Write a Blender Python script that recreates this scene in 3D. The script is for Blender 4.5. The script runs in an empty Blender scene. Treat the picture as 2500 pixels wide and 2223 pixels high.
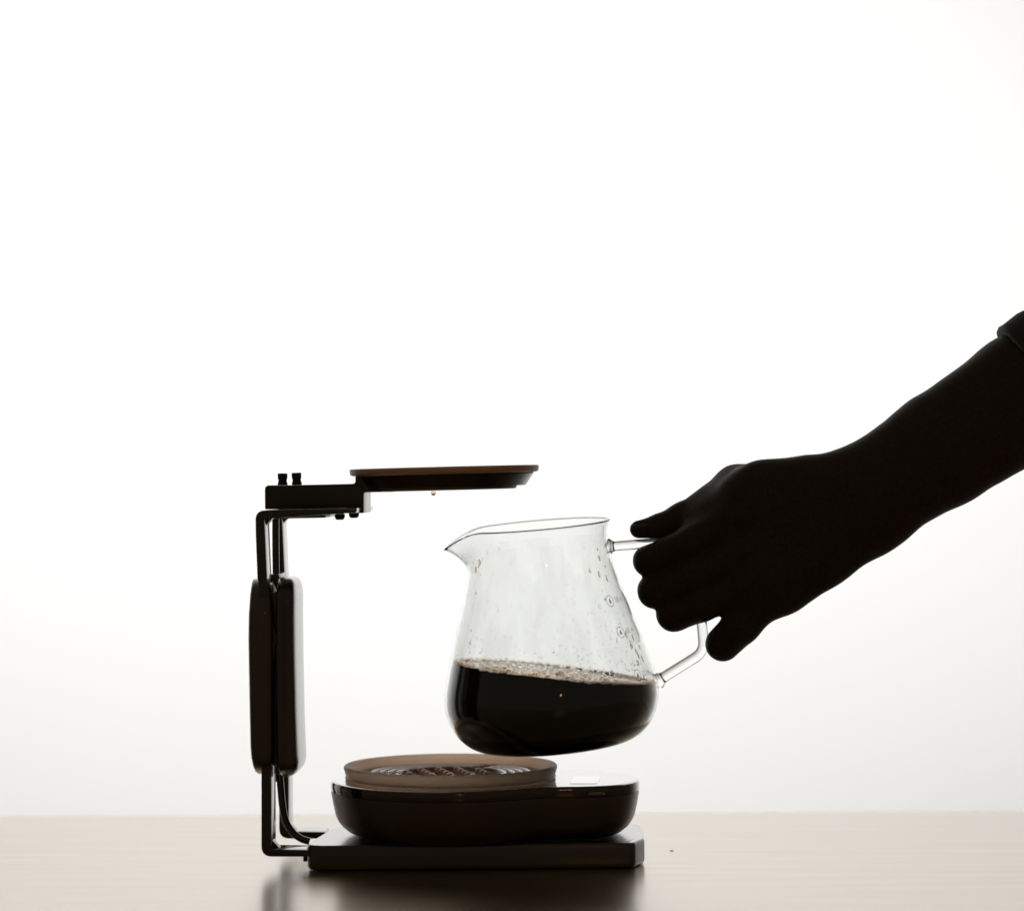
import bpy, bmesh, math, random
import numpy as np
from mathutils import Matrix, Vector

random.seed(7)
rng = np.random.default_rng(7)
sc = bpy.context.scene
COL = sc.collection
R = math.radians

# ------------------------------------------------------------------ camera
CAM_Y, EYE, FPX, ROLL = -1.4, 0.197, 6600.0, R(-0.3)
PCX, PCY = 1250.0, 1165.0
RV = Vector((math.cos(ROLL), 0, math.sin(ROLL)))
UV = Vector((-math.sin(ROLL), 0, math.cos(ROLL)))
cam_d = bpy.data.cameras.new('camera')
cam = bpy.data.objects.new('camera', cam_d)
COL.objects.link(cam)
cam.matrix_world = Matrix(((RV.x, UV.x, 0, 0), (0, 0, -1, CAM_Y), (RV.z, UV.z, 0, EYE), (0, 0, 0, 1)))
cam_d.sensor_fit = 'HORIZONTAL'
cam_d.sensor_width = 36
cam_d.lens = FPX * 36 / 2500
cam_d.shift_y = (PCY - 1111.5) / 2500
cam_d.clip_start, cam_d.clip_end = 0.05, 60
cam_d.dof.use_dof = True
cam_d.dof.focus_distance = 1.385
cam_d.dof.aperture_fstop = 4.8
sc.camera = cam

# ------------------------------------------------------------------ world, lamps, exposure
w = bpy.data.worlds.new('World')
sc.world = w
w.use_nodes = True
bg = w.node_tree.nodes['Background']
bg.inputs['Color'].default_value = (1.0, 0.88, 0.66, 1)
bg.inputs['Strength'].default_value = 0.068

def area(name, loc, rot, sx, sy, power, col):
    l = bpy.data.lights.new(name, 'AREA')
    l.shape = 'RECTANGLE'; l.size = sx; l.size_y = sy
    l.energy = power; l.color = col
    o = bpy.data.objects.new(name, l)
    o.location = loc; o.rotation_euler = rot
    COL.objects.link(o)
    return o
# the big studio lamp that stands behind the white diffusion screen
area('backlight_lamp', (-0.10, 2.25, 0.42), (R(-90), 0, 0), 2.1, 1.2, 21.0, (1.0, 1.0, 1.0))
# a small warm bulb in the dark room on the photographer's side
pl = bpy.data.lights.new('warm_bulb', 'POINT')
pl.energy = 0.4; pl.shadow_soft_size = 0.03; pl.color = (1.0, 0.55, 0.28)
plo = bpy.data.objects.new('warm_bulb', pl)
plo.location = (0.30, -1.9, 0.55)
COL.objects.link(plo)

sc.view_settings.view_transform = 'Standard'
sc.view_settings.look = 'None'
sc.view_settings.exposure = 0
sc.view_settings.gamma = 1
sc.render.engine = 'CYCLES'
cy = sc.cycles
cy.use_denoising = True
cy.max_bounces = 24
cy.transmission_bounces = 20
cy.transparent_max_bounces = 24
cy.diffuse_bounces = 12
cy.glossy_bounces = 8
cy.sample_clamp_indirect = 6
cy.caustics_reflective = True
cy.caustics_refractive = True
cy.blur_glossy = 0.2

# ------------------------------------------------------------------ helpers
MM = 0.001
def P(px, py, y=0.0):
    """a point of the photograph, put at its own depth y (metres)"""
    D = y - CAM_Y
    s = D / FPX
    v = RV * ((px - PCX) * s) + UV * ((PCY - py) * s)
    return Vector((v.x, y, EYE + v.z))

def tag(o, label=None, cat=None, group=None, kind=None):
    if label: o['label'] = label
    if cat: o['category'] = cat
    if group: o['group'] = group
    if kind: o['kind'] = kind
    return o

def obj(name, verts, faces, mat=None, parent=None, smooth=False, sharp=40):
    me = bpy.data.meshes.new(name)
    me.from_pydata([tuple(v) for v in verts], [], [tuple(f) for f in faces])
    return obj_me(name, me, mat, parent, smooth, sharp)

def obj_me(name, me, mat=None, parent=None, smooth=False, sharp=40):
    bm = bmesh.new(); bm.from_mesh(me)
    bmesh.ops.recalc_face_normals(bm, faces=bm.faces)
    if smooth:
        lim = R(sharp)
        for f in bm.faces: f.smooth = True
        for e in bm.edges:
            if len(e.link_faces) == 2 and e.calc_face_angle(0) > lim: e.smooth = False
    bm.to_mesh(me); bm.free()
    if mat: me.materials.append(mat)
    o = bpy.data.objects.new(name, me)
    COL.objects.link(o)
    if parent: o.parent = parent
    return o

def empty(name, loc=(0, 0, 0)):
    o = bpy.data.objects.new(name, None)
    o.empty_display_size = 0.02
    o.location = loc
    COL.objects.link(o)
    return o

def copy_part(o, parent, loc=None, scale=None, rot=None):
    c = o.copy(); COL.objects.link(c); c.parent = parent
    if loc is not None: c.location = loc
    if scale is not None: c.scale = scale
    if rot is not None: c.rotation_euler = rot
    return c

def rpoly(pts, n=7):
    """polygon with rounded corners: (x, y, radius)"""
    out = []
    m = len(pts)
    for i in range(m):
        x, y, r = (pts[i] + (0,))[:3]
        if r <= 0: out.append((x, y)); continue
        p = Vector((x, y)); a = Vector(pts[i - 1][:2]) - p; b = Vector(pts[(i + 1) % m][:2]) - p
        la, lb = a.length, b.length
        a.normalize(); b.normalize()
        ang = a.angle(b)
        t = min(r / math.tan(ang / 2), la * .49, lb * .49)
        p0, p1 = p + a * t, p + b * t
        for k in range(n + 1):
            u = k / n
            q = p0 * (1 - u) ** 2 + p * 2 * u * (1 - u) + p1 * u * u
            out.append((q.x, q.y))
    return out

def bevel_mesh(verts, faces, off, seg=2, ang=35):
    bm = bmesh.new()
    vs = [bm.verts.new(v) for v in verts]
    for f in faces: bm.faces.new([vs[i] for i in f])
    bmesh.ops.recalc_face_normals(bm, faces=bm.faces)
    if off > 0:
        es = [e for e in bm.edges if len(e.link_faces) == 2 and e.calc_face_angle(0) > R(ang)]
        bmesh.ops.bevel(bm, geom=es, offset=off, segments=seg, profile=.6, affect='EDGES', clamp_overlap=True)
    me = bpy.data.meshes.new('m'); bm.to_mesh(me); bm.free()
    return me

YAW = 0.045                     # the stand is turned a little: its back sits to the right
def prism(name, pts, y0, y1, mat, parent, bev=.0005, yaw=YAW, seg=2):
    """px outline at depth y0, extruded back to y1"""
    f = [P(x, y, y0) for x, y in pts]
    sh = Vector(((y1 - y0) * yaw, y1 - y0, 0))
    b = [p + sh for p in f]
    n = len(f)
    faces = [list(range(n)), list(range(2 * n - 1, n - 1, -1))]
    faces += [(i, (i + 1) % n, n + (i + 1) % n, n + i) for i in range(n)]
    me = bevel_mesh(f + b, faces, bev, seg)
    me.name = name
    return obj_me(name, me, mat, parent, True, 30)

def lathe(profile, seg=96, close=True):
    """profile [(r, z)], open ends on the axis are closed to a point"""
    V, F, rows = [], [], []
    for r, z in profile:
        if r < 1e-7:
            rows.append([len(V)]); V.append((0, 0, z))
        else:
            rows.append(list(range(len(V), len(V) + seg)))
            V += [(r * math.cos(2 * math.pi * k / seg), r * math.sin(2 * math.pi * k / seg), z) for k in range(seg)]
    def join(a, b):
        for k in range(seg):
            k2 = (k + 1) % seg
            if len(a) == 1 and len(b) == 1: return
            if len(a) == 1: F.append((a[0], b[k], b[k2]))
            elif len(b) == 1: F.append((a[k], b[0], a[k2]))
            else: F.append((a[k], b[k], b[k2], a[k2]))
    for a, b in zip(rows, rows[1:]): join(a, b)
    if close and len(rows[0]) > 1 and len(rows[-1]) > 1: join(rows[-1], rows[0])
    return V, F

def tube(path, radii, seg=20, squash=1.0):
    path = [Vector(p) for p in path]
    n = len(path)
    V, F = [], []
    t0 = (path[1] - path[0]).normalized()
    nrm = Vector((0, 1, 0))
    nrm = (nrm - t0 * nrm.dot(t0)).normalized()
    for i, p in enumerate(path):
        t = (path[min(i + 1, n - 1)] - path[max(i - 1, 0)]).normalized()
        nrm = (nrm - t * nrm.dot(t)).normalized()
        bn = t.cross(nrm)
        r = radii[i] if hasattr(radii, '__len__') else radii
        for k in range(seg):
            a = 2 * math.pi * k / seg
            V.append(p + nrm * (r * math.cos(a) * squash) + bn * (r * math.sin(a)))
    for i in range(n - 1):
        for k in range(seg):
            k2 = (k + 1) % seg
            F.append((i * seg + k, i * seg + k2, (i + 1) * seg + k2, (i + 1) * seg + k))
    F.append(tuple(range(seg - 1, -1, -1)))
    F.append(tuple((n - 1) * seg + k for k in range(seg)))
    return V, F

def smooth_path(pts, n=10):
    """Catmull-Rom"""
    pts = [Vector(p) for p in pts]
    q = [pts[0] * 2 - pts[1]] + pts + [pts[-1] * 2 - pts[-2]]
    out = []
    for i in range(1, len(q) - 2):
        a, b, c, d = q[i - 1:i + 3]
        for k in range(n):
            t = k / n
            out.append(.5 * ((2 * b) + (c - a) * t + (2 * a - 5 * b + 4 * c - d) * t * t + (3 * b - a - 3 * c + d) * t ** 3))
    out.append(pts[-1])
    return out

def plan_loft(pts, rows):
    """plan outline (x, y) counter-clockwise, rows of (inset, z)"""
    n = len(pts)
    nor = []
    for i in range(n):
        a, b = Vector(pts[i - 1]), Vector(pts[(i + 1) % n])
        t = (b - a).normalized()
        nor.append(Vector((t.y, -t.x)))
    V, F = [], []
    for ins, z in rows:
        for p, m in zip(pts, nor):
            V.append((p[0] - m.x * ins, p[1] - m.y * ins, z))
    for j in range(len(rows) - 1):
        for i in range(n):
            i2 = (i + 1) % n
            F.append((j * n + i, j * n + i2, (j + 1) * n + i2, (j + 1) * n + i))
    F.append(tuple(range(n - 1, -1, -1)))
    F.append(tuple((len(rows) - 1) * n + i for i in range(n)))
    return V, F

def fillet_profile(pts, n=5):
    return rpoly(pts, n)

# ------------------------------------------------------------------ materials
def mat(name, base, rough=.5, ior=1.5, metallic=0, **kw):
    m = bpy.data.materials.new(name); m.use_nodes = True
    b = m.node_tree.nodes['Principled BSDF']
    b.inputs['Base Color'].default_value = (*base, 1)
    b.inputs['Roughness'].default_value = rough
    b.inputs['IOR'].default_value = ior
    b.inputs['Metallic'].default_value = metallic
    for k, v in kw.items():
        b.inputs[k.replace('_', ' ')].default_value = v
    return m

def N(m, t): return m.node_tree.nodes.new(t)
def L(m, a, b): m.node_tree.links.new(a, b)
def BS(m): return m.node_tree.nodes['Principled BSDF']

def add_noise(m, scale, bump=0.0, dist=.0005, col=None, rough=None, stretch=None, detail=4):
    """grain: object-space noise into colour, roughness and a fine bump"""
    tc = N(m, 'ShaderNodeTexCoord'); mp = N(m, 'ShaderNodeMapping'); nz = N(m, 'ShaderNodeTexNoise')
    nz.inputs['Scale'].default_value = scale; nz.inputs['Detail'].default_value = detail
    if stretch: mp.inputs['Scale'].default_value = stretch
    L(m, tc.outputs['Object'], mp.inputs['Vector']); L(m, mp.outputs['Vector'], nz.inputs['Vector'])
    if col:
        r = N(m, 'ShaderNodeValToRGB')
        r.color_ramp.elements[0].position = .32; r.color_ramp.elements[1].position = .7
        r.color_ramp.elements[0].color = (*col[0], 1); r.color_ramp.elements[1].color = (*col[1], 1)
        L(m, nz.outputs['Fac'], r.inputs['Fac']); L(m, r.outputs['Color'], BS(m).inputs['Base Color'])
    if rough:
        q = N(m, 'ShaderNodeMapRange')
        q.inputs['To Min'].default_value, q.inputs['To Max'].default_value = rough
        L(m, nz.outputs['Fac'], q.inputs['Value']); L(m, q.outputs['Result'], BS(m).inputs['Roughness'])
    if bump:
        b = N(m, 'ShaderNodeBump'); b.inputs['Strength'].default_value = bump; b.inputs['Distance'].default_value = dist
        L(m, nz.outputs['Fac'], b.inputs['Height']); L(m, b.outputs['Normal'], BS(m).inputs['Normal'])
    return nz

# table: varnished brown wood
M_table = mat('table_wood', (.4, .2, .08), .4, 1.6, .85, Coat_Weight=1.0, Coat_Roughness=.22, Coat_IOR=1.6)
add_noise(M_table, 9, col=((.44, .33, .19), (.52, .4, .24)), rough=(.3, .38), stretch=(1, 9, 1))
# white diffusion cloth of the backdrop
M_screen = bpy.data.materials.new('diffusion_cloth'); M_screen.use_nodes = True
nt = M_screen.node_tree; nt.nodes.remove(nt.nodes['Principled BSDF'])
tr = nt.nodes.new('ShaderNodeBsdfTranslucent'); tr.inputs['Color'].default_value = (.9, .9, .892, 1)
stc = nt.nodes.new('ShaderNodeTexCoord'); snz = nt.nodes.new('ShaderNodeTexNoise'); srp = nt.nodes.new('ShaderNodeValToRGB')
snz.inputs['Scale'].default_value = 2.6; snz.inputs['Detail'].default_value = 2
srp.color_ramp.elements[0].position = .3; srp.color_ramp.elements[1].position = .7
srp.color_ramp.elements[0].color = (.878, .878, .872, 1); srp.color_ramp.elements[1].color = (.91, .908, .9, 1)
nt.links.new(stc.outputs['Object'], snz.inputs['Vector']); nt.links.new(snz.outputs['Fac'], srp.inputs['Fac']); nt.links.new(srp.outputs['Color'], tr.inputs['Color'])
nt.links.new(tr.outputs[0], nt.nodes['Material Output'].inputs['Surface'])

M_metal = mat('dark_painted_steel', (.05, .035, .023), .3, 1.5, .5, Coat_Weight=1.0, Coat_Roughness=.12)
add_noise(M_metal, 900, bump=.06, dist=.0002, rough=(.2, .3))
M_black = mat('black_anodised', (.02, .016, .012), .38)
M_wood = mat('dark_stained_wood', (.08, .045, .03), .3, 1.5, .4, Coat_Weight=1.0, Coat_Roughness=.15)
add_noise(M_wood, 120, bump=.25, dist=.0004, col=((.05, .028, .018), (.12, .07, .045)), rough=(.3, .5), stretch=(1, 1, .08))
M_base = mat('brown_lacquer_base', (.06, .036, .021), .26, 1.5, .15, Coat_Weight=1.0, Coat_Roughness=.13)
add_noise(M_base, 500, bump=.06, dist=.0002, rough=(.26, .38))
M_block = mat('dark_brown_resin', (.04, .024, .015), .3, 1.5, .2, Coat_Weight=.6, Coat_Roughness=.2)
add_noise(M_block, 400, bump=.08, dist=.0002)
M_body = mat('scale_plastic', (.07, .042, .026), .36, 1.5, .3, Coat_Weight=.8, Coat_Roughness=.36)
add_noise(M_body, 800, bump=.08, dist=.0001)
M_rim = mat('brown_silicone', (.34, .27, .215), .38, Subsurface_Weight=.8, Subsurface_Scale=.012)
BS(M_rim).inputs['Subsurface Radius'].default_value = (1, .62, .42)
M_mat = mat('pink_brown_silicone', (.98, .75, .61), .3, Subsurface_Weight=1.0, Subsurface_Scale=.03, Coat_Weight=.6, Coat_Roughness=.2)
BS(M_mat).inputs['Subsurface Radius'].default_value = (1, .66, .5)
add_noise(M_mat, 300, rough=(.1, .2))
def add_translucent(m, col, fac):
    t = m.node_tree; out = t.nodes['Material Output']
    a = t.nodes.new('ShaderNodeBsdfTranslucent'); a.inputs['Color'].default_value = (*col, 1)
    x = t.nodes.new('ShaderNodeMixShader'); x.inputs[0].default_value = fac
    t.links.new(BS(m).outputs[0], x.inputs[1]); t.links.new(a.outputs[0], x.inputs[2]); t.links.new(x.outputs[0], out.inputs['Surface'])
add_translucent(M_mat, (1, .84, .7), .62)
rfn = M_mat.node_tree.nodes.new('ShaderNodeBsdfRefraction')          # frosted, semi-clear silicone
rfn.inputs['Color'].default_value = (.93, .76, .63, 1); rfn.inputs['Roughness'].default_value = .45; rfn.inputs['IOR'].default_value = 1.12
for n_ in M_mat.node_tree.nodes:
    if n_.type == 'MIX_SHADER': 
        mx2 = M_mat.node_tree.nodes.new('ShaderNodeMixShader'); mx2.inputs[0].default_value = .4
        M_mat.node_tree.links.new(n_.inputs[2].links[0].from_socket, mx2.inputs[1]); M_mat.node_tree.links.new(rfn.outputs[0], mx2.inputs[2])
        M_mat.node_tree.links.new(mx2.outputs[0], n_.inputs[2]); n_.inputs[0].default_value = .8; break
add_translucent(M_rim, (.62, .5, .42), .22)
# scale glass plate: glossy, dusty
M_plate = mat('glossy_scale_glass', (.06, .03, .018), .06, 1.6, .6, Coat_Weight=1.0, Coat_Roughness=.03)
tc = N(M_plate, 'ShaderNodeTexCoord'); vo = N(M_plate, 'ShaderNodeTexVoronoi'); vo.inputs['Scale'].default_value = 210
vo.inputs['Randomness'].default_value = 1
cr = N(M_plate, 'ShaderNodeValToRGB'); cr.color_ramp.elements[0].position = .05; cr.color_ramp.elements[1].position = .11
cr.color_ramp.elements[0].color = (.75, .75, .75, 1); cr.color_ramp.elements[1].color = (.08, .08, .08, 1)
L(M_plate, tc.outputs['Object'], vo.inputs['Vector']); L(M_plate, vo.outputs['Distance'], cr.inputs['Fac'])
nz = N(M_plate, 'ShaderNodeTexNoise'); nz.inputs['Scale'].default_value = 60; nz.inputs['Detail'].default_value = 3
L(M_plate, tc.outputs['Object'], nz.inputs['Vector'])
mx = N(M_plate, 'ShaderNodeMath'); mx.operation = 'MULTIPLY_ADD'; mx.inputs[1].default_value = .1
L(M_plate, nz.outputs['Fac'], mx.inputs[0]); L(M_plate, cr.outputs['Color'], mx.inputs[2])
L(M_plate, mx.outputs[0], BS(M_plate).inputs['Roughness'])
M_display = mat('display_window', (.3, .3, .3), .03, 1.6, .8, Coat_Weight=1.0, Coat_Roughness=.02)

def glassmat(name, col, ior, rough=0.0):
    m = bpy.data.materials.new(name); m.use_nodes = True
    t = m.node_tree; t.nodes.remove(t.nodes['Principled BSDF'])
    g = t.nodes.new('ShaderNodeBsdfGlass')
    g.inputs['Color'].default_value = (*col, 1); g.inputs['IOR'].default_value = ior; g.inputs['Roughness'].default_value = rough
    t.links.new(g.outputs[0], t.nodes['Material Output'].inputs['Surface'])
    return m
M_glass = glassmat('borosilicate_glass', (.985, .99, .985), 1.47)
M_water = glassmat('water_drops', (.99, .99, .985), 1.14)
M_amber = glassmat('coffee_tinted_water', (1.0, .86, .7), 1.33)
M_bubble = glassmat('bubble_film', (.99, .962, .93), 1.3)
M_coffee = mat('black_coffee', (.005, .003, .0018), .12, 1.33)
M_print = mat('brown_print', (.32, .13, .09), .6)
BS(M_print).inputs['Subsurface Weight'].default_value = 0
add_translucent(M_print, (1, 1, 1), 0)
tpn = M_print.node_tree.nodes.new('ShaderNodeBsdfTransparent')
for n_ in M_print.node_tree.nodes:
    if n_.type == 'MIX_SHADER':
        n_.inputs[0].default_value = .3
        M_print.node_tree.links.new(tpn.outputs[0], n_.inputs[2])

# fogged film of condensation on the inner wall, with clear runs where drops slid down
M_film = bpy.data.materials.new('condensation_film'); M_film.use_nodes = True
t = M_film.node_tree; t.nodes.remove(t.nodes['Principled BSDF'])
tp = t.nodes.new('ShaderNodeBsdfTransparent'); tl = t.nodes.new('ShaderNodeBsdfTranslucent'); mxs = t.nodes.new('ShaderNodeMixShader')
tl.inputs['Color'].default_value = (.82, .82, .79, 1)
tc = t.nodes.new('ShaderNodeTexCoord'); mp = t.nodes.new('ShaderNodeMapping'); mp.inputs['Scale'].default_value = (1, 1, .14)
n1 = t.nodes.new('ShaderNodeTexNoise'); n1.inputs['Scale'].default_value = 85; n1.inputs['Detail'].default_value = 3
n2 = t.nodes.new('ShaderNodeTexNoise'); n2.inputs['Scale'].default_value = 1100; n2.inputs['Detail'].default_value = 2
n3 = t.nodes.new('ShaderNodeTexNoise'); n3.inputs['Scale'].default_value = 45; n3.inputs['Detail'].default_value = 4
r1 = t.nodes.new('ShaderNodeMapRange'); r1.inputs['From Min'].default_value = .42; r1.inputs['From Max'].default_value = .52
r1.interpolation_type = 'SMOOTHSTEP'
r2 = t.nodes.new('ShaderNodeMapRange'); r2.inputs['From Min'].default_value = .3; r2.inputs['From Max'].default_value = .7
r2.inputs['To Min'].default_value = .6; r2.inputs['To Max'].default_value = 1.3
r3 = t.nodes.new('ShaderNodeMapRange'); r3.inputs['From Min'].default_value = .35; r3.inputs['From Max'].default_value = .65
r3.inputs['To Min'].default_value = .02; r3.inputs['To Max'].default_value = .08
m1 = t.nodes.new('ShaderNodeMath'); m1.operation = 'MULTIPLY'
m2 = t.nodes.new('ShaderNodeMath'); m2.operation = 'MULTIPLY'
t.links.new(tc.outputs['Object'], mp.inputs['Vector']); t.links.new(mp.outputs['Vector'], n1.inputs['Vector'])
t.links.new(tc.outputs['Object'], n2.inputs['Vector']); t.links.new(tc.outputs['Object'], n3.inputs['Vector'])
t.links.new(n1.outputs['Fac'], r1.inputs['Value']); t.links.new(n2.outputs['Fac'], r2.inputs['Value']); t.links.new(n3.outputs['Fac'], r3.inputs['Value'])
t.links.new(r1.outputs[0], m1.inputs[0]); t.links.new(r2.outputs[0], m1.inputs[1])
t.links.new(m1.outputs[0], m2.inputs[0]); t.links.new(r3.outputs[0], m2.inputs[1])
t.links.new(m2.outputs[0], mxs.inputs[0]); t.links.new(tp.outputs[0], mxs.inputs[1]); t.links.new(tl.outputs[0], mxs.inputs[2])
t.links.new(mxs.outputs[0], t.nodes['Material Output'].inputs['Surface'])

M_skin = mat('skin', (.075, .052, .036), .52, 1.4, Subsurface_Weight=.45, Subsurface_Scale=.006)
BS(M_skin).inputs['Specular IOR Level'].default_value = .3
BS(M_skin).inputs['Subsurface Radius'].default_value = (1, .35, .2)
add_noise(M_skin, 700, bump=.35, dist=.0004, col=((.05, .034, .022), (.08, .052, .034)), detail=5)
M_nail = mat('nail', (.1, .064, .048), .3, 1.45, Subsurface_Weight=.5, Subsurface_Scale=.003)
M_cloth = mat('charcoal_knit', (.03, .029, .028), .9, Sheen_Weight=.5)
add_noise(M_cloth, 1300, bump=.8, dist=.0008)
M_crumb = mat('coffee_ground', (.05, .03, .02), .8)

# ------------------------------------------------------------------ setting: table and backdrop
ty1 = .197 * FPX / (1983 - PCY) / 1.0 + CAM_Y      # far edge of the table
tpl = [(-1.1, -.62), (1.1, -.62), (1.1, ty1), (-1.1, ty1)]
V, F = plan_loft(tpl, [(.002, -.03), (0, -.028), (0, -.003), (.0009, -.0009), (.003, 0)])
table = obj('table', V, F, M_table, None, False)
tag(table, 'glossy brown wooden table top under the coffee stand', 'table', kind='structure')
V = [(-3, 1.35, -1.5), (3, 1.35, -1.5), (3, 1.35, 2.6), (-3, 1.35, 2.6)]
back = obj('backdrop', V, [(0, 1, 2, 3)], M_screen)
tag(back, 'bright white diffusion screen lit from behind', 'backdrop', kind='structure')

# ------------------------------------------------------------------ coffee stand
stand = empty('coffee_stand', (0, 0, 0))
tag(stand, 'dark brewing stand with base slab, wooden grip and round holder on an arm', 'stand')

# base slab
bp = rpoly([(-.1060, -.0455, .011), (.0605, -.0405, .004), (.0665, -.0235, .004), (.0680, .042, .018), (-.094, .038, .03)], 8)
V, F = plan_loft(bp, [(.0016, .0003), (.0008, .0007), (.0002, .0016), (0, .0028), (0, .0116), (.0003, .0124), (.001, .013), (.005, .01301)])
obj('base', V, F, M_base, stand, True, 38)

# lower frames (front one, then its copy behind)
low = rpoly([(648, 1545), (638, 1720), (638, 2090, 26), (756, 2090.5), (756, 2073.5), (662.5, 2072, 2), (662, 1720), (672, 1545)], 8)
DZ = Vector((.0031, .068, 0))
lf = prism('lower_frame', low, -.042, -.025, M_metal, stand, .0004)
g = prism('gusset', [(661.5, 2046), (685, 2072.5), (661.5, 2072.5)], -.0375, -.0305, M_metal, lf, .0002)
c = copy_part(lf, stand, DZ); copy_part(g, c)
# pin holes in the inner side of the uprights
def pin(parent, px, py, y):
    p = P(px, py, y)
    V, F = lathe([(0, -.0008), (.0016, -.0008), (.0016, .0003), (.0011, .0004), (.0010, -.0003), (0, -.0003)], 16)
    V = [(p.x + v[2], p.y + v[1], p.z + v[0] * 1.9) for v in V]
    return obj('slot', V, F, M_black, parent, True)
s1 = pin(lf, 662.2, 2027, -.034)
copy_part(s1, c)
# little screw under the foot
V, F = lathe([(0, -.0021), (.0012, -.0021), (.0012, .0006), (0, .0006)], 12)
p = P(746, 2091, -.034)
obj('foot_screw', [(v[0] + p.x, v[1] + p.y, v[2] + p.z) for v in V], F, M_black, stand, True)

# upper frames: slanting upright and arm in one bent bar
up = rpoly([(623, 1246, 24), (624, 1308), (628, 1408), (640, 1500), (652, 1570), (677, 1570), (664, 1500), (652, 1408),
            (646.5, 1282), (645.5, 1266.5, 3), (866, 1251.5), (871, 1249), (871, 1239.5), (700, 1243)][::-1], 8)
uf = prism('upper_frame', up, -.042, -.025, M_metal, stand, .0004)
g = prism('gusset', [(645.5, 1265.5), (646.5, 1286), (666, 1264)], -.0375, -.0305, M_metal, uf, .0002)
s1 = pin(uf, 649, 1300, -.034)
c = copy_part(uf, stand, DZ); copy_part(g, c); copy_part(s1, c)

# bent centre cable tube
pts = [(673, 1255), (673, 1330), (674, 1400), (676, 1560), (680, 1750), (683, 1880), (686, 1930), (691, 1975), (700, 2008), (716, 2032), (735, 2046), (756, 2053)]
V, F = tube(smooth_path([P(x, y, -.004) for x, y in pts], 8), .00185, 20)
obj('cable_tube', V, F, M_metal, stand, True, 50)
V, F = tube([P(672, 1866, -.006), P(672.5, 1906, -.006)], .0024, 16)
obj('cable_collar', V, F, M_metal, stand, True, 50)

# wooden grip: two rounded halves with a core between
def grip_half(name, outline, inner, bul_t, bul_b, parent, yb=-.003):
    """outline: rows (py, xl, xr) in the front plane; depth bulges towards the middle"""
    V, F = [], []
    m = 28
    py0, py1 = outline[0][0], outline[-1][0]
    ys = [o[0] for o in outline]
    rows = []
    K = 60
    for k in range(K + 1):
        u = k / K
        u = .5 - .5 * math.cos(math.pi * u)
        py = py0 + (py1 - py0) * u
        xl = float(np.interp(py, ys, [o[1] for o in outline])); xr = float(np.interp(py, ys, [o[2] for o in outline]))
        dt = min(1, (py - py0) / bul_t); db = min(1, (py1 - py) / bul_b)
        e = min(math.sqrt(max(0, 1 - (1 - dt) ** 2)), math.sqrt(max(0, 1 - (1 - db) ** 2)))
        yf = -.0225 - .0225 * e
        yk = yb - .004 * (1 - e)
        ring = []
        for j in range(m):
            a = 2 * math.pi * j / m
            ex = .34
            cx, sy = math.cos(a), math.sin(a)
            qx = math.copysign(abs(cx) ** ex, cx); qy = math.copysign(abs(sy) ** ex, sy)
            px = (xl + xr) / 2 + (xr - xl) / 2 * qx
            p = P(px, py, yf)
            yy = (yf + yk) / 2 + (yk - yf) / 2 * qy
            ring.append(Vector((p.x + (yy - yf) * YAW, yy, p.z)))
        rows.append(ring)
    for r_ in rows: V += r_
    for i in range(K):
        for j in range(m):
            j2 = (j + 1) % m
            F.append((i * m + j, i * m + j2, (i + 1) * m + j2, (i + 1) * m + j))
    F.append(tuple(range(m))); F.append(tuple(K * m + j for j in range(m))[::-1])
    return obj(name, V, F, M_wood, parent, True, 60)

grip_half('grip_half', [(1411, 624, 640), (1414, 615, 655), (1424, 611, 663), (1450, 606.5, 665), (1500, 602.5, 667), (1560, 601.5, 668),
                        (1700, 604, 668), (1820, 606.5, 668), (1850, 609, 667), (1872, 614, 664), (1884, 621, 656), (1889, 630, 645)], 0, 95, 34, stand)
grip_half('grip_half', [(1408, 690, 700), (1409.5, 682, 709), (1414, 678, 715), (1424, 675, 718.5), (1450, 671.5, 719.5), (1500, 669.5, 719),
                        (1600, 669, 720), (1750, 669.5, 723), (1830, 671, 726), (1860, 673, 727), (1880, 677, 725), (1891, 683, 718), (1895.5, 691, 708)], 0, 60, 34, stand)
prism('grip_core', [(656, 1445), (680, 1445), (683, 1868), (660, 1868)], -.0385, -.018, M_block, stand, .0008)
prism('grip_core', [(655, 1401), (682, 1401), (684, 1890), (660, 1884)], -.018, .010, M_block, stand, .0008)

# arm block carrying the holder
blk = rpoly([(646, 1184, 12), (646.5, 1243), (871, 1243), (872, 1252.5), (888.5, 1252), (888.5, 1203, 4), (893, 1201.5), (960, 1200.5), (960, 1163),
             (867, 1163), (867.5, 1180.5, 13), (700, 1184)], 7)
prism('arm', blk, -.0185, .0185, M_block, stand, .0009)
prism('mounting_plate', [(645, 1262), (645, 1266.5), (794, 1263.5), (796, 1258), (700, 1260)], -.028, .028, M_block, stand, .0003)
def turned(name, px, py, prof, parent, material, tilt=0, y=0, seg=28):
    V, F = lathe(prof, seg)
    p = P(px, py, y); q = Matrix.Rotation(R(tilt), 4, 'Y')
    return obj(name, [p + q @ Vector(v) for v in V], F, material, parent, True, 35)
S = .2121e-3
kp = [(0, 0), (12.2, 0), (12.2, 8.5), (10.6, 9.3), (10.6, 16.5), (12.0, 17.5), (12.0, 30), (11, 31), (7, 31), (6, 28), (0, 28)]
for px, py, tl_ in ((690, 1186, 0), (725, 1184.5, -2.5)):
    turned('knob', px, py, [(r * S, z * S) for r, z in kp], stand, M_black, tl_)
bp_ = [(0, -13), (7, -13), (10.5, -11), (12.5, -6), (13, 0), (10, 1), (10, 8), (0, 8)]
for px, py in ((829.5, 1255.5), (864, 1251)):
    turned('bolt', px, py, [(r * S, z * S) for r, z in bp_], stand, M_black, -1.5, -.002, 6 if False else 20)

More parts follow.
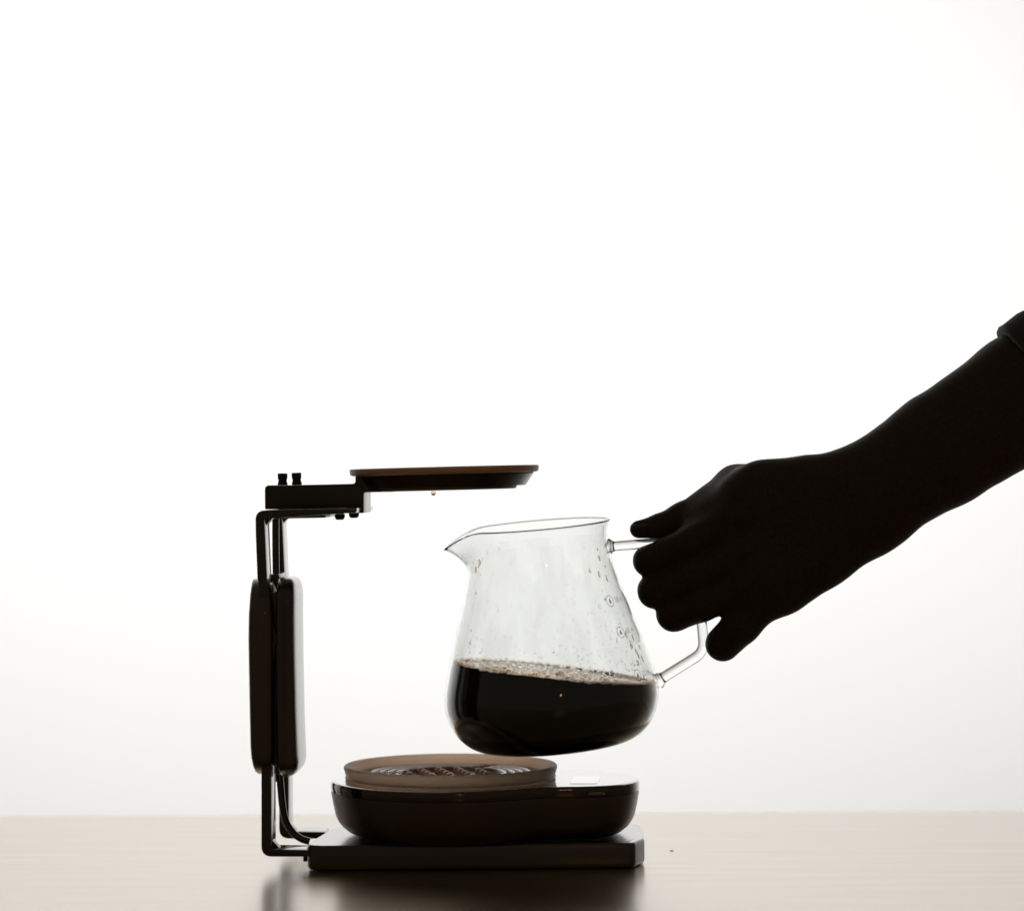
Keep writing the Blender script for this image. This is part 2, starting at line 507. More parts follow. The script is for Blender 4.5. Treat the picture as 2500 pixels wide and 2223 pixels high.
# round holder
hc = P(1084.5, 1141, 0)
hq = Matrix.Rotation(R(-1.45 + .3), 4, 'Y')
def holder(name, prof, material, seg=128):
    V, F = lathe([(r * S, z * S) for r, z in prof], seg)
    return obj(name, [hc + hq @ Vector(v) for v in V], F, material, stand, True, 35)
holder('holder_rim', rpoly([(205, -16), (222, -16, 3), (230, -13, 4), (231.5, 0, 3), (226, 1.5, 2), (221, -2, 3), (217, -10, 3), (205, -11)], 4), M_rim)
hb = holder('holder_bowl', [(0, -14), (206, -14), (217, -16.5), (218, -19), (200, -45), (198, -47.5), (0, -48)], M_block)
lr = holder('lower_ring', rpoly([(120, -47.5), (177, -47.5, 2), (175, -54, 2), (170, -55, 2), (120, -55)], 3), M_rim)
lr.parent = hb

# ------------------------------------------------------------------ scale under the mat
MC = P(1100, 1900, 0); MCX = MC.x
scale_t = empty('kitchen_scale', (MCX, 0, .0132))
scale_t.rotation_euler[2] = R(-2.2)
tag(scale_t, 'brown flat coffee scale with glossy top plate on the stand base', 'scale')
pp = []
rc, hh, xe, cr_ = .0625, .0415, .0988, .033
a0 = math.asin(hh / rc)
xa = rc * math.cos(a0)
for k in range(90):                                   # round part
    a = a0 + (2 * math.pi - 2 * a0) * k / 89
    pp.append((rc * math.cos(a), rc * math.sin(a)))
for k in range(1, 5): pp.append((xa + (xe - cr_ - xa) * k / 5, -hh))
for k in range(13):
    a = -math.pi / 2 + math.pi / 2 * k / 12
    pp.append((xe - cr_ + cr_ * math.cos(a), -(hh - cr_) + cr_ * math.sin(a)))
for k in range(13):
    a = math.pi / 2 * k / 12
    pp.append((xe - cr_ + cr_ * math.cos(a), (hh - cr_) + cr_ * math.sin(a)))
for k in range(1, 5): pp.append((xe - cr_ + (xa - xe + cr_) * k / 5, hh))
# soften the waist
pa = np.array(pp)
for _ in range(10): pa = pa * .5 + .25 * (np.roll(pa, 1, 0) + np.roll(pa, -1, 0))
pp = [tuple(q) for q in pa]
z0 = .0132
V, F = plan_loft(pp, [(.016, .0003), (.0125, .0007), (.0090, .0022), (.0060, .0046), (.0040, .0072), (.0027, .0098), (.0012, .0165), (.0003, .0222), (.0004, .0228)])
obj('scale_body', V, F, M_body, scale_t, True, 40)
V, F = plan_loft(pp, [(.0012, .0226), (.0002, .0231), (0, .0240), (0, .0268), (.0004, .0280), (.0011, .0283), (.004, .02831)])
pl_ = obj('top_plate', V, F, M_plate, scale_t, True, 40)
V, F = plan_loft(rpoly([(.062, -.026, .002), (.076, -.026, .002), (.078, .010, .002), (.064, .010, .002)], 4), [(0, .02836), (.0001, .02846)])
obj('display', V, F, M_display, pl_)
V, F = plan_loft(rpoly([(.0715, -.0422, .0003), (.0800, -.0422, .0003), (.0800, -.0413, .0003), (.0715, -.0413, .0003)], 2), [(0, .0247), (.0001, .0259)])
obj('charging_port', V, F, M_rim, scale_t)
PLATE_Z = z0 + .0283

# ------------------------------------------------------------------ silicone mat
matt = empty('silicone_mat', (MCX, .001, PLATE_Z + .0002))
tag(matt, 'round pinkish brown ribbed mat with raised rim on the scale', 'mat')
prof = rpoly([(0, 0), (54.2, 0, .6), (54.7, .9, .5), (54.1, 1.4, .3), (55.4, 5.9, 1.2), (54.6, 7.1, 1), (52.6, 6.9, 1), (51.6, 4.6, 1.5), (49.8, 2.3, 1.2), (47.5, 1.8, .8), (26.6, 1.8, .4), (25.9, 1.0, .4), (0, 1.0)], 4)
V, F = lathe([(max(0, r) * MM, z * MM) for r, z in prof], 160, close=False)
dish = obj('dish', V, F, M_mat, matt, True, 50)
M_stud = mat('brown_silicone_studs', (.78, .57, .44), .2, Subsurface_Weight=.5, Subsurface_Scale=.006, Coat_Weight=1.0, Coat_Roughness=.1)
add_translucent(M_stud, (1, .85, .72), .3)
for r0 in (28.2, 32.6, 37.0, 41.4):
    for a_c in (180 + 2, 58, -62):
        n = 26
        gap = math.degrees(2.6 / r0)
        A0, A1 = a_c + gap, a_c + 120 - gap
        sec = [(-1.25, -.1), (-1.1, .75), (-.6, 1.25), (0, 1.4), (.6, 1.25), (1.1, .75), (1.25, -.1)]
        V, F = [], []
        for k in range(n + 1):
            a = R(A0 + (A1 - A0) * k / n)
            ee = 1 - .35 * max(0, 1 - min(k, n - k) / 1.0)
            for dr, z in sec:
                V.append(((r0 + dr * ee) * math.cos(a) * MM, (r0 + dr * ee) * math.sin(a) * MM, (1.8 + z * ee) * MM))
        m = len(sec)
        for k in range(n):
            for j in range(m):
                F.append((k * m + j, k * m + (j + 1) % m, (k + 1) * m + (j + 1) % m, (k + 1) * m + j))
        F.append(tuple(range(m))); F.append(tuple(n * m + j for j in range(m)))
        obj('ridge', V, F, M_stud, dish, True, 60)
V, F = lathe([(0, 0), (1.9, 0), (1.92, 1.1), (1.75, 1.9), (1.3, 2.5), (.7, 2.8), (0, 2.88)], 18)
stud0 = obj('stud', [(x * MM, y * MM, z * MM) for x, y, z in V], F, M_stud, dish, True, 60)
first = True
for i in range(-4, 5):
    for j in range(-4, 5):
        xr, yr = i * 9.4 + j * 2.2, i * 2.2 - j * 9.4 - 11.5
        if math.hypot(xr, yr) > 23.6: continue
        loc = (xr * MM, yr * MM, .95 * MM)
        if first: stud0.location = loc; first = False
        else: copy_part(stud0, dish, loc)

# ------------------------------------------------------------------ carafe
CB = P(1357, 1819.5, 0)
CM = Matrix.Translation(CB) @ Matrix.Rotation(R(-5.0 + .3), 4, 'Y') @ Matrix.Rotation(R(2.9), 4, 'X')
carafe = empty('carafe'); carafe.matrix_world = CM
tag(carafe, 'clear glass carafe with pouring spout and angular handle, held above the mat', 'carafe')
TW = 6.5     # wall in units of S
prof_key = [(0, 0), (70, 0), (140, .3), (172, 3.5), (196, 11), (217, 25), (236, 46), (250, 72), (258, 100), (260, 122), (257.5, 150), (250, 182), (238, 226),
            (223, 280), (199, 362), (186, 407), (178, 442), (172.5, 478), (170, 502), (171, 522), (174, 536), (178, 546)]
prof_key = [(r * (1.012 if v < 300 else 1.0), v if v < 430 else v - 8 * (v - 430) / 116) for r, v in prof_key]
kp_ = [Vector((r, 0, v)) for r, v in prof_key]
outer = [(p.x, p.z) for p in smooth_path(kp_, 5)]
outer[0] = (0, 0)
outer = [(max(0, r), max(0, v) if i < 12 else v) for i, (r, v) in enumerate(outer)]
def offset_in(pr, d, dbot):
    out = []
    for i, (r, v) in enumerate(pr):
        a = Vector(pr[max(i - 1, 0)]); b = Vector(pr[min(i + 1, len(pr) - 1)])
        tt = (b - a).normalized()
        nn = Vector((-tt.y, tt.x))
        k = d
        out.append((max(0, r + nn.x * k), v + nn.y * k))
    out[0] = (0, out[1][1])
    return out
inner = offset_in(outer, TW, TW)
SC_t = [0, .12, .3, .5, .68, .84, 1.0]
SC_r = [178.5, 176, 182, 196, 211, 225, 243]
SC_v = [430, 443, 458, 473, 483, 490, 497]
o_v = [v for r, v in outer]; o_r = [r for r, v in outer]
def spout(r, v, az, dr_=0):
    """az from the spout direction"""
    ph = abs(math.degrees(az))
    if v <= 430 or ph > 43: return r, v
    ph = math.sqrt(ph * ph + 5)
    ph = min(ph, 43)
    wgt = (178 / math.cos(R(43 - ph)) - 178) / 65.4
    wgt = max(0, wgt)
    tt = min(1, (v - 430) / 116.0)
    br = float(np.interp(430 + 116 * tt, o_v, o_r)); bv = 430 + 116 * tt
    cr2 = float(np.interp(tt, SC_t, SC_r)); cv = float(np.interp(tt, SC_t, SC_v))
    return r + wgt * (cr2 - br), v + wgt * (cv - bv)
# rounded lip joins outer and inner profile
lip_c = (outer[-1][0] - TW / 2, outer[-1][1])
lip = []
for k in range(1, 8):
    a = math.pi * k / 8
    lip.append((lip_c[0] + TW * .75 * math.cos(a) + 0, lip_c[1] + TW * .75 * math.sin(a)))
def lathe_spout(pr, seg=200, k_spout=True):
    V, F, rows = [], [], []
    for r, v in pr:
        if r < 1e-6:
            rows.append([len(V)]); V.append((0, 0, v * S)); continue
        row = []
        for k in range(seg):
            a = 2 * math.pi * k / seg
            az = math.atan2(math.sin(a - math.pi), math.cos(a - math.pi))
            r2, v2 = spout(r, v, az) if k_spout else (r, v)
            row.append(len(V)); V.append((r2 * math.cos(a) * S, r2 * math.sin(a) * S, v2 * S))
        rows.append(row)
    for a_, b_ in zip(rows, rows[1:]):
        for k in range(seg):
            k2 = (k + 1) % seg
            if len(a_) == 1: F.append((a_[0], b_[k], b_[k2]))
            elif len(b_) == 1: F.append((a_[k], b_[0], a_[k2]))
            else: F.append((a_[k], b_[k], b_[k2], a_[k2]))
    return V, F
V, F = lathe_spout(outer + lip + inner[::-1])
body = obj('glass_body', V, F, M_glass, carafe, True, 80)

# handle
hp = rpoly([(168, 474), (378, 472, 60), (381, 198, 46), (260, 136)], 14)
full = []
for a_, b_ in zip(hp, hp[1:]):
    d = math.hypot(b_[0] - a_[0], b_[1] - a_[1]); n = max(1, int(d / 4))
    for k in range(n): full.append((a_[0] + (b_[0] - a_[0]) * k / n, a_[1] + (b_[1] - a_[1]) * k / n))
full.append(hp[-1])
cum = [0]
for a_, b_ in zip(full, full[1:]): cum.append(cum[-1] + math.hypot(b_[0] - a_[0], b_[1] - a_[1]))
Lh = cum[-1]
rad = []
for s_ in cum:
    r_ = 11.8 + 1.4 * s_ / Lh
    r_ += 8.5 * math.exp(-((s_ - 4) / 7) ** 2) + 8 * math.exp(-((Lh - s_ - 4) / 8) ** 2)
    rad.append(r_ * S)
V, F = tube([(x * S, 0, z * S) for x, z in full], rad, 28)
obj('handle', V, F, M_glass, carafe, True, 60)

# inner-wall lookup
i_v = [v for r, v in inner][6:]; i_r = [r for r, v in inner][6:]
def wall(az, v, ins=0.0):
    """point (px units) on the inner wall; az=0 faces the camera, + to the right"""
    r = float(np.interp(v, i_v, i_r)) - ins
    a = math.atan2(-math.cos(az), math.sin(az))
    sp = math.atan2(math.sin(a - math.pi), math.cos(a - math.pi))
    r2, v2 = spout(r, v, sp)
    return Vector((r2 * math.cos(a), r2 * math.sin(a), v2))
# condensation film
V, F = lathe_spout([(r - .9, v) for r, v in inner if 118 < v < 505])
obj('condensation', V, F, M_film, carafe, True, 80)['kind'] = 'stuff'

# volume marks printed on the outside
def surf(az, v, out=.5):
    r = float(np.interp(v, o_v[5:], o_r[5:])) + out
    a = math.atan2(-math.cos(az), math.sin(az))
    return Vector((r * math.cos(a) * S, r * math.sin(a) * S, v * S))
def mark(txt, az0, v0):
    V, F = [], []
    Rr = float(np.interp(v0, o_v[5:], o_r[5:]))
    def put(s, t): V.append(surf(az0 + s / Rr, v0 + t)); return len(V) - 1
    n = 40
    ring = [(put(14 * math.cos(2 * math.pi * k / n), 14 * math.sin(2 * math.pi * k / n)),
             put(12.2 * math.cos(2 * math.pi * k / n), 12.2 * math.sin(2 * math.pi * k / n))) for k in range(n)]
    for k in range(n):
        a_, b_ = ring[k], ring[(k + 1) % n]
        F.append((a_[0], b_[0], b_[1], a_[1]))
    dro = [(0, 7.5), (1.6, 4.2), (3.4, .8), (4.2, -2), (3.6, -4.6), (1.9, -6), (0, -6.4), (-1.9, -6), (-3.6, -4.6), (-4.2, -2), (-3.4, .8), (-1.6, 4.2)]
    c0 = put(0, -1)
    ids = [put(*q) for q in dro]
    for k in range(len(ids)): F.append((c0, ids[k], ids[(k + 1) % len(ids)]))
    cu = bpy.data.curves.new('mark_text', 'FONT'); cu.body = txt; cu.size = 19; cu.resolution_u = 3; cu.offset = 0
    cu.space_character = 1.05
    to = bpy.data.objects.new('mark_text', cu); COL.objects.link(to)
    dg = bpy.context.evaluated_depsgraph_get()
    tm = to.evaluated_get(dg).to_mesh()
    bm = bmesh.new(); bm.from_mesh(tm)
    bmesh.ops.triangulate(bm, faces=bm.faces)
    base = {}
    for v in bm.verts: base[v.index] = put(20 + v.co.x * .76, -6.8 + v.co.y)
    for f in bm.faces: F.append(tuple(base[v.index] for v in f.verts))
    bm.free()
    to.evaluated_get(dg).to_mesh_clear()
    bpy.data.objects.remove(to); bpy.data.curves.remove(cu)
    return obj('volume_mark', V, F, M_print, carafe)
mark('500 ml', R(51.5), 354)
mark('400 ml', R(51.2), 279)
mark('200 ml', R(54.5), 174)

# ------------------------------------------------------------------ coffee
coffee = empty('coffee'); coffee.matrix_world = CM
tag(coffee, 'black coffee with a ring of brown bubbles filling the lower carafe', 'coffee')
V, F = lathe_spout([(max(0, r + .5 * (1 - min(1, v / 75)) - .35 * min(1, v / 75)), v - .8 * max(0, 1 - v / 60)) for r, v in inner if v < 420], 420, False)
me = bpy.data.meshes.new('liquid'); me.from_pydata(V, [], F)
bm = bmesh.new(); bm.from_mesh(me)
CMi = CM.inverted()
pc = CMi @ P(1350, 1654, -.048)
slope = R(-6.6 + .3)
nw = Vector((math.sin(-slope), 0, math.cos(slope)))
nl = (CMi.to_3x3() @ nw).normalized()
res = bmesh.ops.bisect_plane(bm, geom=bm.verts[:] + bm.edges[:] + bm.faces[:], plane_co=pc, plane_no=nl, clear_outer=True, dist=1e-7)
bnd = [e for e in bm.edges if e.is_boundary]
bv = {v for e in bnd for v in e.verts}
for v in bv:            # froth eats into the edge of the liquid
    a = math.atan2(v.co.y, v.co.x)
    h = abs(math.sin(a * 23 + 1.7 * math.sin(a * 9))) * .55 + abs(math.sin(a * 41 + 2.3 * math.sin(a * 13))) * .45 + .35 * abs(math.sin(a * 77))
    v.co -= nl * (.0011 * h * (.55 + .45 * math.sin(a * 5.3 + 1)))
    v.co.x *= .9995; v.co.y *= .9995
bmesh.ops.edgeloop_fill(bm, edges=bnd)
bm.to_mesh(me); bm.free()
liquid = obj_me('liquid', me, M_coffee, coffee, True, 40)

# frame in the surface plane
ex = (CMi.to_3x3() @ Vector((math.cos(slope), 0, math.sin(slope)))).normalized()
ey = nl.cross(ex)
def on_surface(a, f):
    """walk from the axis along direction a in the surface plane until the wall; f = fraction of the way"""
    t0 = (pc.dot(nl)) / nl.z
    c0 = Vector((0, 0, t0))
    d = ex * math.cos(a) + ey * math.sin(a)
    lo, hi = 0.0, .07
    for _ in range(30):
        mid = (lo + hi) / 2
        q = c0 + d * mid
        rr = float(np.interp(q.z / S, i_v, i_r)) * S
        if math.hypot(q.x, q.y) < rr: lo = mid
        else: hi = mid
    return c0 + d * lo, c0, d, lo

def icos(sub):
    bm = bmesh.new(); bmesh.ops.create_icosphere(bm, subdivisions=sub, radius=1)
    V = [v.co.copy() for v in bm.verts]; F = [tuple(v.index for v in f.verts) for f in bm.faces]
    bm.free(); return V, F
V, F = icos(3)
nV = len(V)
V2 = V + [v * .95 for v in V]
F2 = F + [tuple(i + nV for i in f[::-1]) for f in F]
bme = bpy.data.meshes.new('bubble'); bme.from_pydata([tuple(v) for v in V2], [], F2)
for p_ in bme.polygons: p_.use_smooth = True
bme.materials.append(M_bubble)
Vs, Fs = icos(2)
placed = []
def try_bubble(r, a, wallside):
    q, c0, d, Lw = on_surface(a, 1)
    if wallside: dist = Lw - r * (1.02)
    else: dist = math.sqrt(random.random()) * (Lw - r * 1.3)
    ctr = c0 + d * dist + nl * (r * random.uniform(.15, .55))
    # keep clear of the wall, which leans
    rr = float(np.interp(ctr.z / S, i_v, i_r)) * S - math.hypot(ctr.x, ctr.y)
    if rr < r * 1.03: ctr -= d * (r * 1.03 - rr + .0001)
    for c2, r2 in placed:
        if (ctr - c2).length < (r + r2) * .8: return None
    placed.append((ctr, r)); return ctr
nb = 0
for it in range(1900):
    wallside = random.random() < .8
    a = random.uniform(0, 2 * math.pi)
    if wallside and random.random() < .75: a = -math.pi / 2 + random.gauss(0, .8)      # more along the near wall
    big = it < 900
    r = (random.choice((.5, .6, .75, .9, 1.1, 1.3, 1.6, 2.1)) if big else random.uniform(.35, .7)) * MM
    if math.sin(a) > -.2: r = min(r, random.uniform(.4, .85) * MM)
    ctr = try_bubble(r, a, wallside)
    if ctr is None: continue
    if nb < 290:
        b = bpy.data.objects.new('bubble', bme); COL.objects.link(b); b.parent = liquid
        b.location = ctr
        fl = random.uniform(.75, 1.0)
        b.scale = (r, r, r * fl)
        b.rotation_euler = (0, slope + R(5), 0)
        nb += 1
    else:
        placed[-1] = (ctr, r, 1)
        placed[-1] = (ctr, r)
FV, FF = [], []
for ctr, r in placed[290:]:
    k = len(FV)
    for f_ in (1, .965):
        k = len(FV)
        FV += [ctr + v * (r * f_) for v in Vs]
        FF += [tuple(i + k for i in (f if f_ == 1 else f[::-1])) for f in Fs]
if FV:
    fm = bpy.data.meshes.new('froth'); fm.from_pydata([tuple(v) for v in FV], [], FF)
    for p_ in fm.polygons: p_.use_smooth = True
    fm.materials.append(M_bubble)
    fo = bpy.data.objects.new('froth', fm); COL.objects.link(fo); fo.parent = liquid; fo['kind'] = 'stuff'

# drops of water on the inner wall
V1, F1 = icos(2)
def drop_geo(az, v, r, el, dep, ins=0.0):
    p = wall(az, v); px_ = wall(az + .01, v); pv = wall(az, v + 1)
    tx = (px_ - p).normalized(); tv = (pv - p).normalized(); nn = tx.cross(tv).normalized()
    if nn.dot(Vector((p.x, p.y, 0))) > 0: nn = -nn
    out = []
    for q in V1:
        wob = 1 + .25 * max(0, q.y)          # pear shaped, heavier below
        out.append((p + tx * (q.x * r * (1.1 - .22 * q.y)) + tv * (q.y * r * el) + nn * (q.z * r * dep + ins)) * S)
    return out
def surface_v(az):
    p = wall(az, 200)
    # height of coffee at this azimuth (px units)
    x, y = p.x * S, p.y * S
    return (pc.dot(nl) - nl.x * x - nl.y * y) / nl.z / S
CV, CF = [], []
ndrop = 0
while ndrop < 320:
    az = random.uniform(-math.pi, math.pi)
    if random.random() < .45: az = random.gauss(.75, .45)
    if 1.1 < abs(az) < 2.1: continue
    v = random.uniform(150, 500)
    sv = surface_v(az) + 14
    if v < sv: continue
    h = (v - sv) / 260
    if random.random() > math.exp(-h * 3.0) * .98 + .02: continue
    r = random.choice((1.0, 1.2, 1.5, 1.9, 2.4, 3.0))
    k = len(CV)
    CV += drop_geo(az, v, r, random.uniform(1.0, 1.9), .1)
    CF += [tuple(i + k for i in f) for f in F1]
    ndrop += 1
dm = bpy.data.meshes.new('condensation_droplets'); dm.from_pydata([tuple(v) for v in CV], [], CF)
for p_ in dm.polygons: p_.use_smooth = True
dm.materials.append(M_water)
do = bpy.data.objects.new('condensation_droplets', dm); COL.objects.link(do); do.parent = carafe; do['kind'] = 'stuff'
# larger single drops
for az, v, r, el, am in ((.98, 455, 3.4, 2.3, 1), (.72, 430, 3.0, 1.9, 1), (.88, 418, 3.8, 2.2, 1), (1.02, 405, 3.6, 2.4, 1), (.86, 380, 2.8, 1.3, 0), (.72, 345, 4.2, 1.5, 0),
                         (1.0, 268, 3.6, 2.2, 1), (1.12, 258, 3.4, 2.6, 1), (1.02, 240, 3.6, 2.3, 1), (.82, 262, 3.4, 2.0, 0), (1.1, 214, 3.2, 2.6, 1), (1.17, 205, 3.4, 2.5, 1),
                         (1.05, 198, 3.2, 2.2, 1), (-1.02, 470, 4.6, 1.8, 1), (-1.12, 452, 4.2, 2.0, 1), (-.95, 478, 3.0, 1.4, 0), (-1.2, 470, 2.6, 1.4, 0), (-.62, 500, 3.0, 2.2, 0),
                         (-1.0, 440, 2.6, 1.5, 0), (-.85, 492, 2.4, 1.3, 0), (1.08, 226, 3.0, 2.0, 1), (1.2, 232, 2.8, 2.2, 1), (.3, 238, 3.0, 1.4, 0), (-.3, 230, 3.2, 1.5, 0), (.05, 252, 2.8, 1.5, 0)):
    g = drop_geo(az, v, r, el, .2)
    o = obj('droplet', g, F1, M_amber if am else M_water, carafe, True, 180)

# ------------------------------------------------------------------ forearm and hand (one continuous skin, signed-distance blend)
VOX = .0013
lo = np.array([.052, -.062, .092]); hi = np.array([.385, .036, .335])
nx, ny, nz_ = [int(math.ceil(q / VOX)) for q in (hi - lo)]
gx = (lo[0] + VOX * np.arange(nx)).astype(np.float32)[:, None, None]
gy = (lo[1] + VOX * np.arange(ny)).astype(np.float32)[None, :, None]
gz = (lo[2] + VOX * np.arange(nz_)).astype(np.float32)[None, None, :]
def cone(a, b, ys=1.0):
    """round cone; a, b = (px, py, y_mm, r_px); ys flattens it front to back"""
    pa_, pb = P(a[0], a[1], a[2] * MM), P(b[0], b[1], b[2] * MM)
    ra, rb = a[3] * S, b[3] * S
    ax, ay, az_ = pa_.x, pa_.y / ys, pa_.z
    bx, by, bz = pb.x - ax, pb.y / ys - ay, pb.z - az_
    qx, qy, qz = gx - ax, gy / ys - ay, gz - az_
    L2 = bx * bx + by * by + bz * bz
    t_ = np.clip((qx * bx + qy * by + qz * bz) / L2, 0, 1)
    # shift for the taper
    d = np.sqrt((qx - bx * t_) ** 2 + (qy - by * t_) ** 2 + (qz - bz * t_) ** 2) - (ra + (rb - ra) * t_)
    return (d * (ys if ys < 1 else 1) if False else d).astype(np.float32)
def smin(a, b, k):
    h = np.clip(.5 + .5 * (b - a) / k, 0, 1)
    return b + (a - b) * h - k * h * (1 - h)
def chain(pts, ys=1.0, k=.003):
    d = None
    for a, b in zip(pts, pts[1:]):
        c_ = cone(a, b, ys)
        d = c_ if d is None else smin(d, c_, k)
    return d
# forearm and palm
d = chain([(3060, 613, 2, 178), (2500, 970, -10, 153), (2300, 1097, -15, 138), (2120, 1212, -19, 124)], .74, .004)
d = smin(d, chain([(2110, 1214, -19, 112), (1985, 1222, -20, 106), (1868, 1224, -19, 102)], .66, .004), .010)
d = smin(d, chain([(2110, 1238, -19, 112), (1990, 1322, -20, 113), (1895, 1388, -20, 112)], .64, .004), .010)
d = smin(d, cone((1850, 1255, -20, 88), (1862, 1415, -20, 88), .62), .008)
# knuckles and fingers, curled round the rod and away from the camera
fing = [
    [(1790, 1268, -19, 49), (1690, 1322, -15, 41), (1583, 1369, -7, 36), (1590, 1372, 12, 33), (1655, 1366, 14, 28)],
    [(1800, 1352, -20, 49), (1695, 1408, -16, 43), (1599, 1442, -7, 41), (1604, 1442, 13, 36), (1672, 1432, 13, 30)],
    [(1804, 1432, -19, 45), (1715, 1472, -15, 43), (1645, 1499, -7, 41), (1650, 1498, 12, 35), (1705, 1486, 13, 29)],
]
fd = None
for f_ in fing:
    c_ = chain(f_, 1.0, .0025)
    fd = c_ if fd is None else smin(fd, c_, .0012)
d = smin(d, fd, .0055)
pk = chain([(1862, 1466, -19, 50), (1812, 1522, -16, 46), (1764, 1572, -9, 42.5)], 1.0, .0025)
d = smin(d, pk, .0035)
th = chain([(1965, 1192, -12, 76), (1800, 1190, -4, 54), (1662, 1266, 1, 33), (1615, 1283, 1.5, 28), (1559, 1292, 1.5, 22.5)], 1.0, .004)
d = smin(d, cone((1800, 1218, -12, 62), (1705, 1272, -7, 38)), .006)
th = smin(th, cone((1655, 1262, 1, 30), (1668, 1256, 1, 32)), .002)
d = smin(d, th, .005)
# wrinkles over the thumb joint, tendons and vein ridges
for x, y in ((1634, 1253), (1645, 1245), (1655, 1237.5), (1666, 1230)):
    d = smin(d, cone((x, y, -3, 4.5), (x, y, 4, 4.5)), .0012)
for a, b in (((1990, 1175, -29, 5), (1810, 1262, -31, 11)), ((2000, 1215, -29, 5), (1820, 1345, -32, 11)), ((2005, 1260, -29, 5), (1828, 1425, -31, 10))):
    d = smin(d, cone(a, b), .005)
# soft unevenness
d = d + (.00014 * np.sin(gx * 210 + 2.1 * np.sin(gz * 160)) * np.cos(gz * 190 + gy * 120)).astype(np.float32)

def surface_nets(d):
    ins = d < 0
    cx, cyy, cz = d.shape[0] - 1, d.shape[1] - 1, d.shape[2] - 1
    cnt = np.zeros((cx, cyy, cz), np.float32); acc = np.zeros((3, cx, cyy, cz), np.float32)
    offs = [(0, 0, 0), (1, 0, 0), (0, 1, 0), (1, 1, 0), (0, 0, 1), (1, 0, 1), (0, 1, 1), (1, 1, 1)]
    def sl(o): return (slice(o[0], o[0] + cx), slice(o[1], o[1] + cyy), slice(o[2], o[2] + cz))
    for i, a in enumerate(offs):
        for b in offs[i + 1:]:
            df = [b[k] - a[k] for k in range(3)]
            if sum(abs(q) for q in df) != 1: continue
            ia, ib = ins[sl(a)], ins[sl(b)]
            m = ia != ib
            da, db = d[sl(a)], d[sl(b)]
            t_ = np.where(m, da / np.where(m, da - db, 1), 0)
            for k in range(3): acc[k] += np.where(m, a[k] + df[k] * t_, 0)
            cnt += m
    act = cnt > 0
    idx = -np.ones(act.shape, np.int64); idx[act] = np.arange(act.sum())
    ii = np.argwhere(act)
    Vv = np.stack([lo[k] + VOX * (ii[:, k] + acc[k][act] / cnt[act]) for k in range(3)], 1)
    Ff = []
    for ax in range(3):
        o1, o2 = [(1, 2), (2, 0), (0, 1)][ax]
        s0 = [slice(None)] * 3; s1_ = [slice(None)] * 3
        s0[ax] = slice(0, -1); s1_[ax] = slice(1, None)
        cr2 = ins[tuple(s0)] != ins[tuple(s1_)]
        e = np.argwhere(cr2)
        e = e[(e[:, o1] > 0) & (e[:, o2] > 0) & (e[:, o1] < ins.shape[o1] - 1) & (e[:, o2] < ins.shape[o2] - 1)]
        def g_(d1, d2):
            q = e.copy(); q[:, o1] -= d1; q[:, o2] -= d2
            return idx[q[:, 0], q[:, 1], q[:, 2]]
        quad = np.stack([g_(1, 1), g_(0, 1), g_(0, 0), g_(1, 0)], 1)
        fl = ~ins[e[:, 0], e[:, 1], e[:, 2]]
        quad[fl] = quad[fl][:, ::-1]
        Ff.append(quad[(quad >= 0).all(1)])
    return Vv, np.concatenate(Ff)
Vv, Ff = surface_nets(d)
me = bpy.data.meshes.new('person'); me.from_pydata(Vv.tolist(), [], Ff.tolist())
bm = bmesh.new(); bm.from_mesh(me)
for _ in range(2): bmesh.ops.smooth_vert(bm, verts=bm.verts, factor=.4, use_axis_x=True, use_axis_y=True, use_axis_z=True)
bm.to_mesh(me); bm.free()
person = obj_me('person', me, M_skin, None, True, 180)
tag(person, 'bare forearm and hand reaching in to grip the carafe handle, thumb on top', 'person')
del d, fd, th, pk

# thumb nail
V, F = [], []
nu, nv = 12, 9
for i in range(nu + 1):
    for j in range(nv + 1):
        u = i / nu; s_ = (j / nv - .5) * 2
        x = 1541 + 60 * u
        yw = 5.2 * (1 - .25 * abs(1 - u) ** 3)
        top = 1276.0 - 7.0 * u - 2.0 * math.sin(u * math.pi)
        p = P(x, top, (1.5 + s_ * yw) * MM)
        p.z -= (.0022 * s_ * s_ + .0006 * max(0, .15 - u) / .15)
        V.append(p)
for i in range(nu):
    for j in range(nv):
        F.append((i * (nv + 1) + j, i * (nv + 1) + j + 1, (i + 1) * (nv + 1) + j + 1, (i + 1) * (nv + 1) + j))
nq = len(V)
V += [p - Vector((0, 0, .0012)) for p in V]
F += [tuple(q + nq for q in f[::-1]) for f in F]
edge = [i * (nv + 1) for i in range(nu + 1)] + [nu * (nv + 1) + j for j in range(1, nv + 1)] + [i * (nv + 1) + nv for i in range(nu - 1, -1, -1)] + list(range(nv - 1, 0, -1))
for a, b in zip(edge, edge[1:] + edge[:1]): F.append((a, b, b + nq, a + nq))
obj('fingernail', V, F, M_nail, person, True, 50)

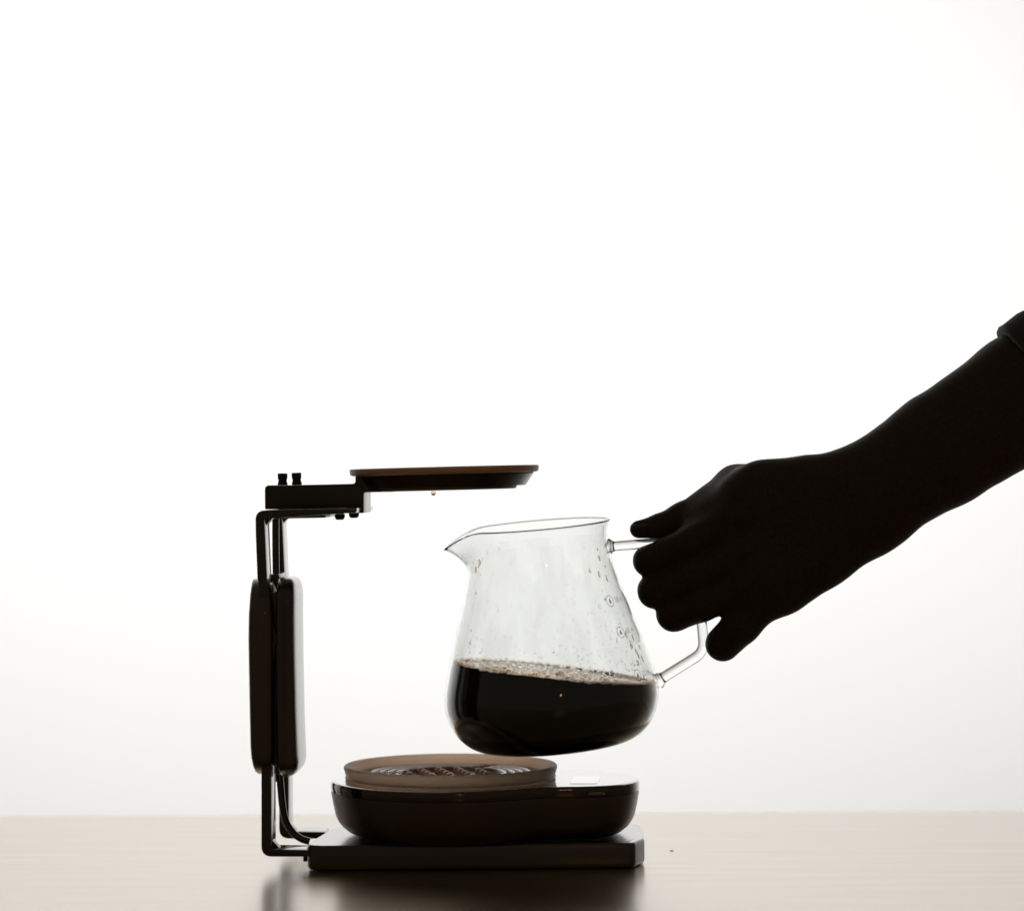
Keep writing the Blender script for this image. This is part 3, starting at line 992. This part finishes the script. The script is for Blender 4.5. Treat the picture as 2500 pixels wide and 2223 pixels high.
# sleeve
ax0, ax1 = P(2452, 1000, -11), None
A = P(2500, 970, -.010); B = P(3060, 613, .002)
dirv = (B - A).normalized()
e1 = Vector((0, 1, 0)); e1 = (e1 - dirv * e1.dot(dirv)).normalized(); e2 = dirv.cross(e1)
if e2.z < 0: e2 = -e2
start = A - dirv * (.0)
cuff = (P(2440, 829, -.01) - A).dot(dirv) + .0035
V, F = [], []
m = 72
rows = []
def sl_r(s_, a):
    base = (178 + .062 * s_ / S) * S
    fold = .0022 * math.sin(3 * a + s_ * 60) * min(1, s_ / .03) + .0016 * math.sin(s_ * 260 + 2 * math.cos(a)) * min(1, s_ / .02)
    fold += .0009 * math.sin(7 * a + s_ * 90)
    return base + fold
ins_ = [(.045, -.009), (.02, -.0075), (.004, -.0065), (.0005, -.0055), (-.0008, -.0035), (-.0002, -.001), (.0018, .0004)]
prof_s = [(s_, o_) for s_, o_ in ins_] + [(.005 + .006 * k, 0) for k in range(1, 46)]
for s_, o_ in prof_s:
    for k in range(m):
        a = 2 * math.pi * k / m
        rr = sl_r(max(0, s_), a) + o_
        V.append(start + dirv * (cuff + s_ + .0012 * math.sin(2 * a + .6)) + e1 * (math.cos(a) * rr * .78) + e2 * (math.sin(a) * rr))
for i in range(len(prof_s) - 1):
    for k in range(m):
        k2 = (k + 1) % m
        F.append((i * m + k, i * m + k2, (i + 1) * m + k2, (i + 1) * m + k))
F.append(tuple((len(prof_s) - 1) * m + k for k in range(m)))
sleeve = obj('sleeve', V, F, M_cloth, person, True, 60)

# ------------------------------------------------------------------ small things
V, F = lathe([(0, -9.5), (3.5, -8.6), (6.2, -5.5), (7.2, -2), (6.4, 1.2), (5.0, 3.0), (0, 3.4)], 24)
p = P(1058, 1201.5, -.01)
dr = obj('coffee_drop', [(v[0] * S * .85, v[1] * S * .85, v[2] * S * .85) for v in V], F, M_amber, None, True, 60)
dr.location = p
tag(dr, 'single amber drop hanging under the round holder', 'drop')
V, F = icos(1)
cr = obj('crumb', [(v.x * .0012 * (1 + .3 * random.random()), v.y * .0007, .00012 + v.z * .00022) for v in V], F, M_crumb, None, True, 60)
yc = .197 * FPX / (2078 - PCY) + CAM_Y
cr.location = (P(1640, 2078, yc).x, yc, 0)
tag(cr, 'tiny dark crumb lying on the bare table beside the stand', 'crumb')
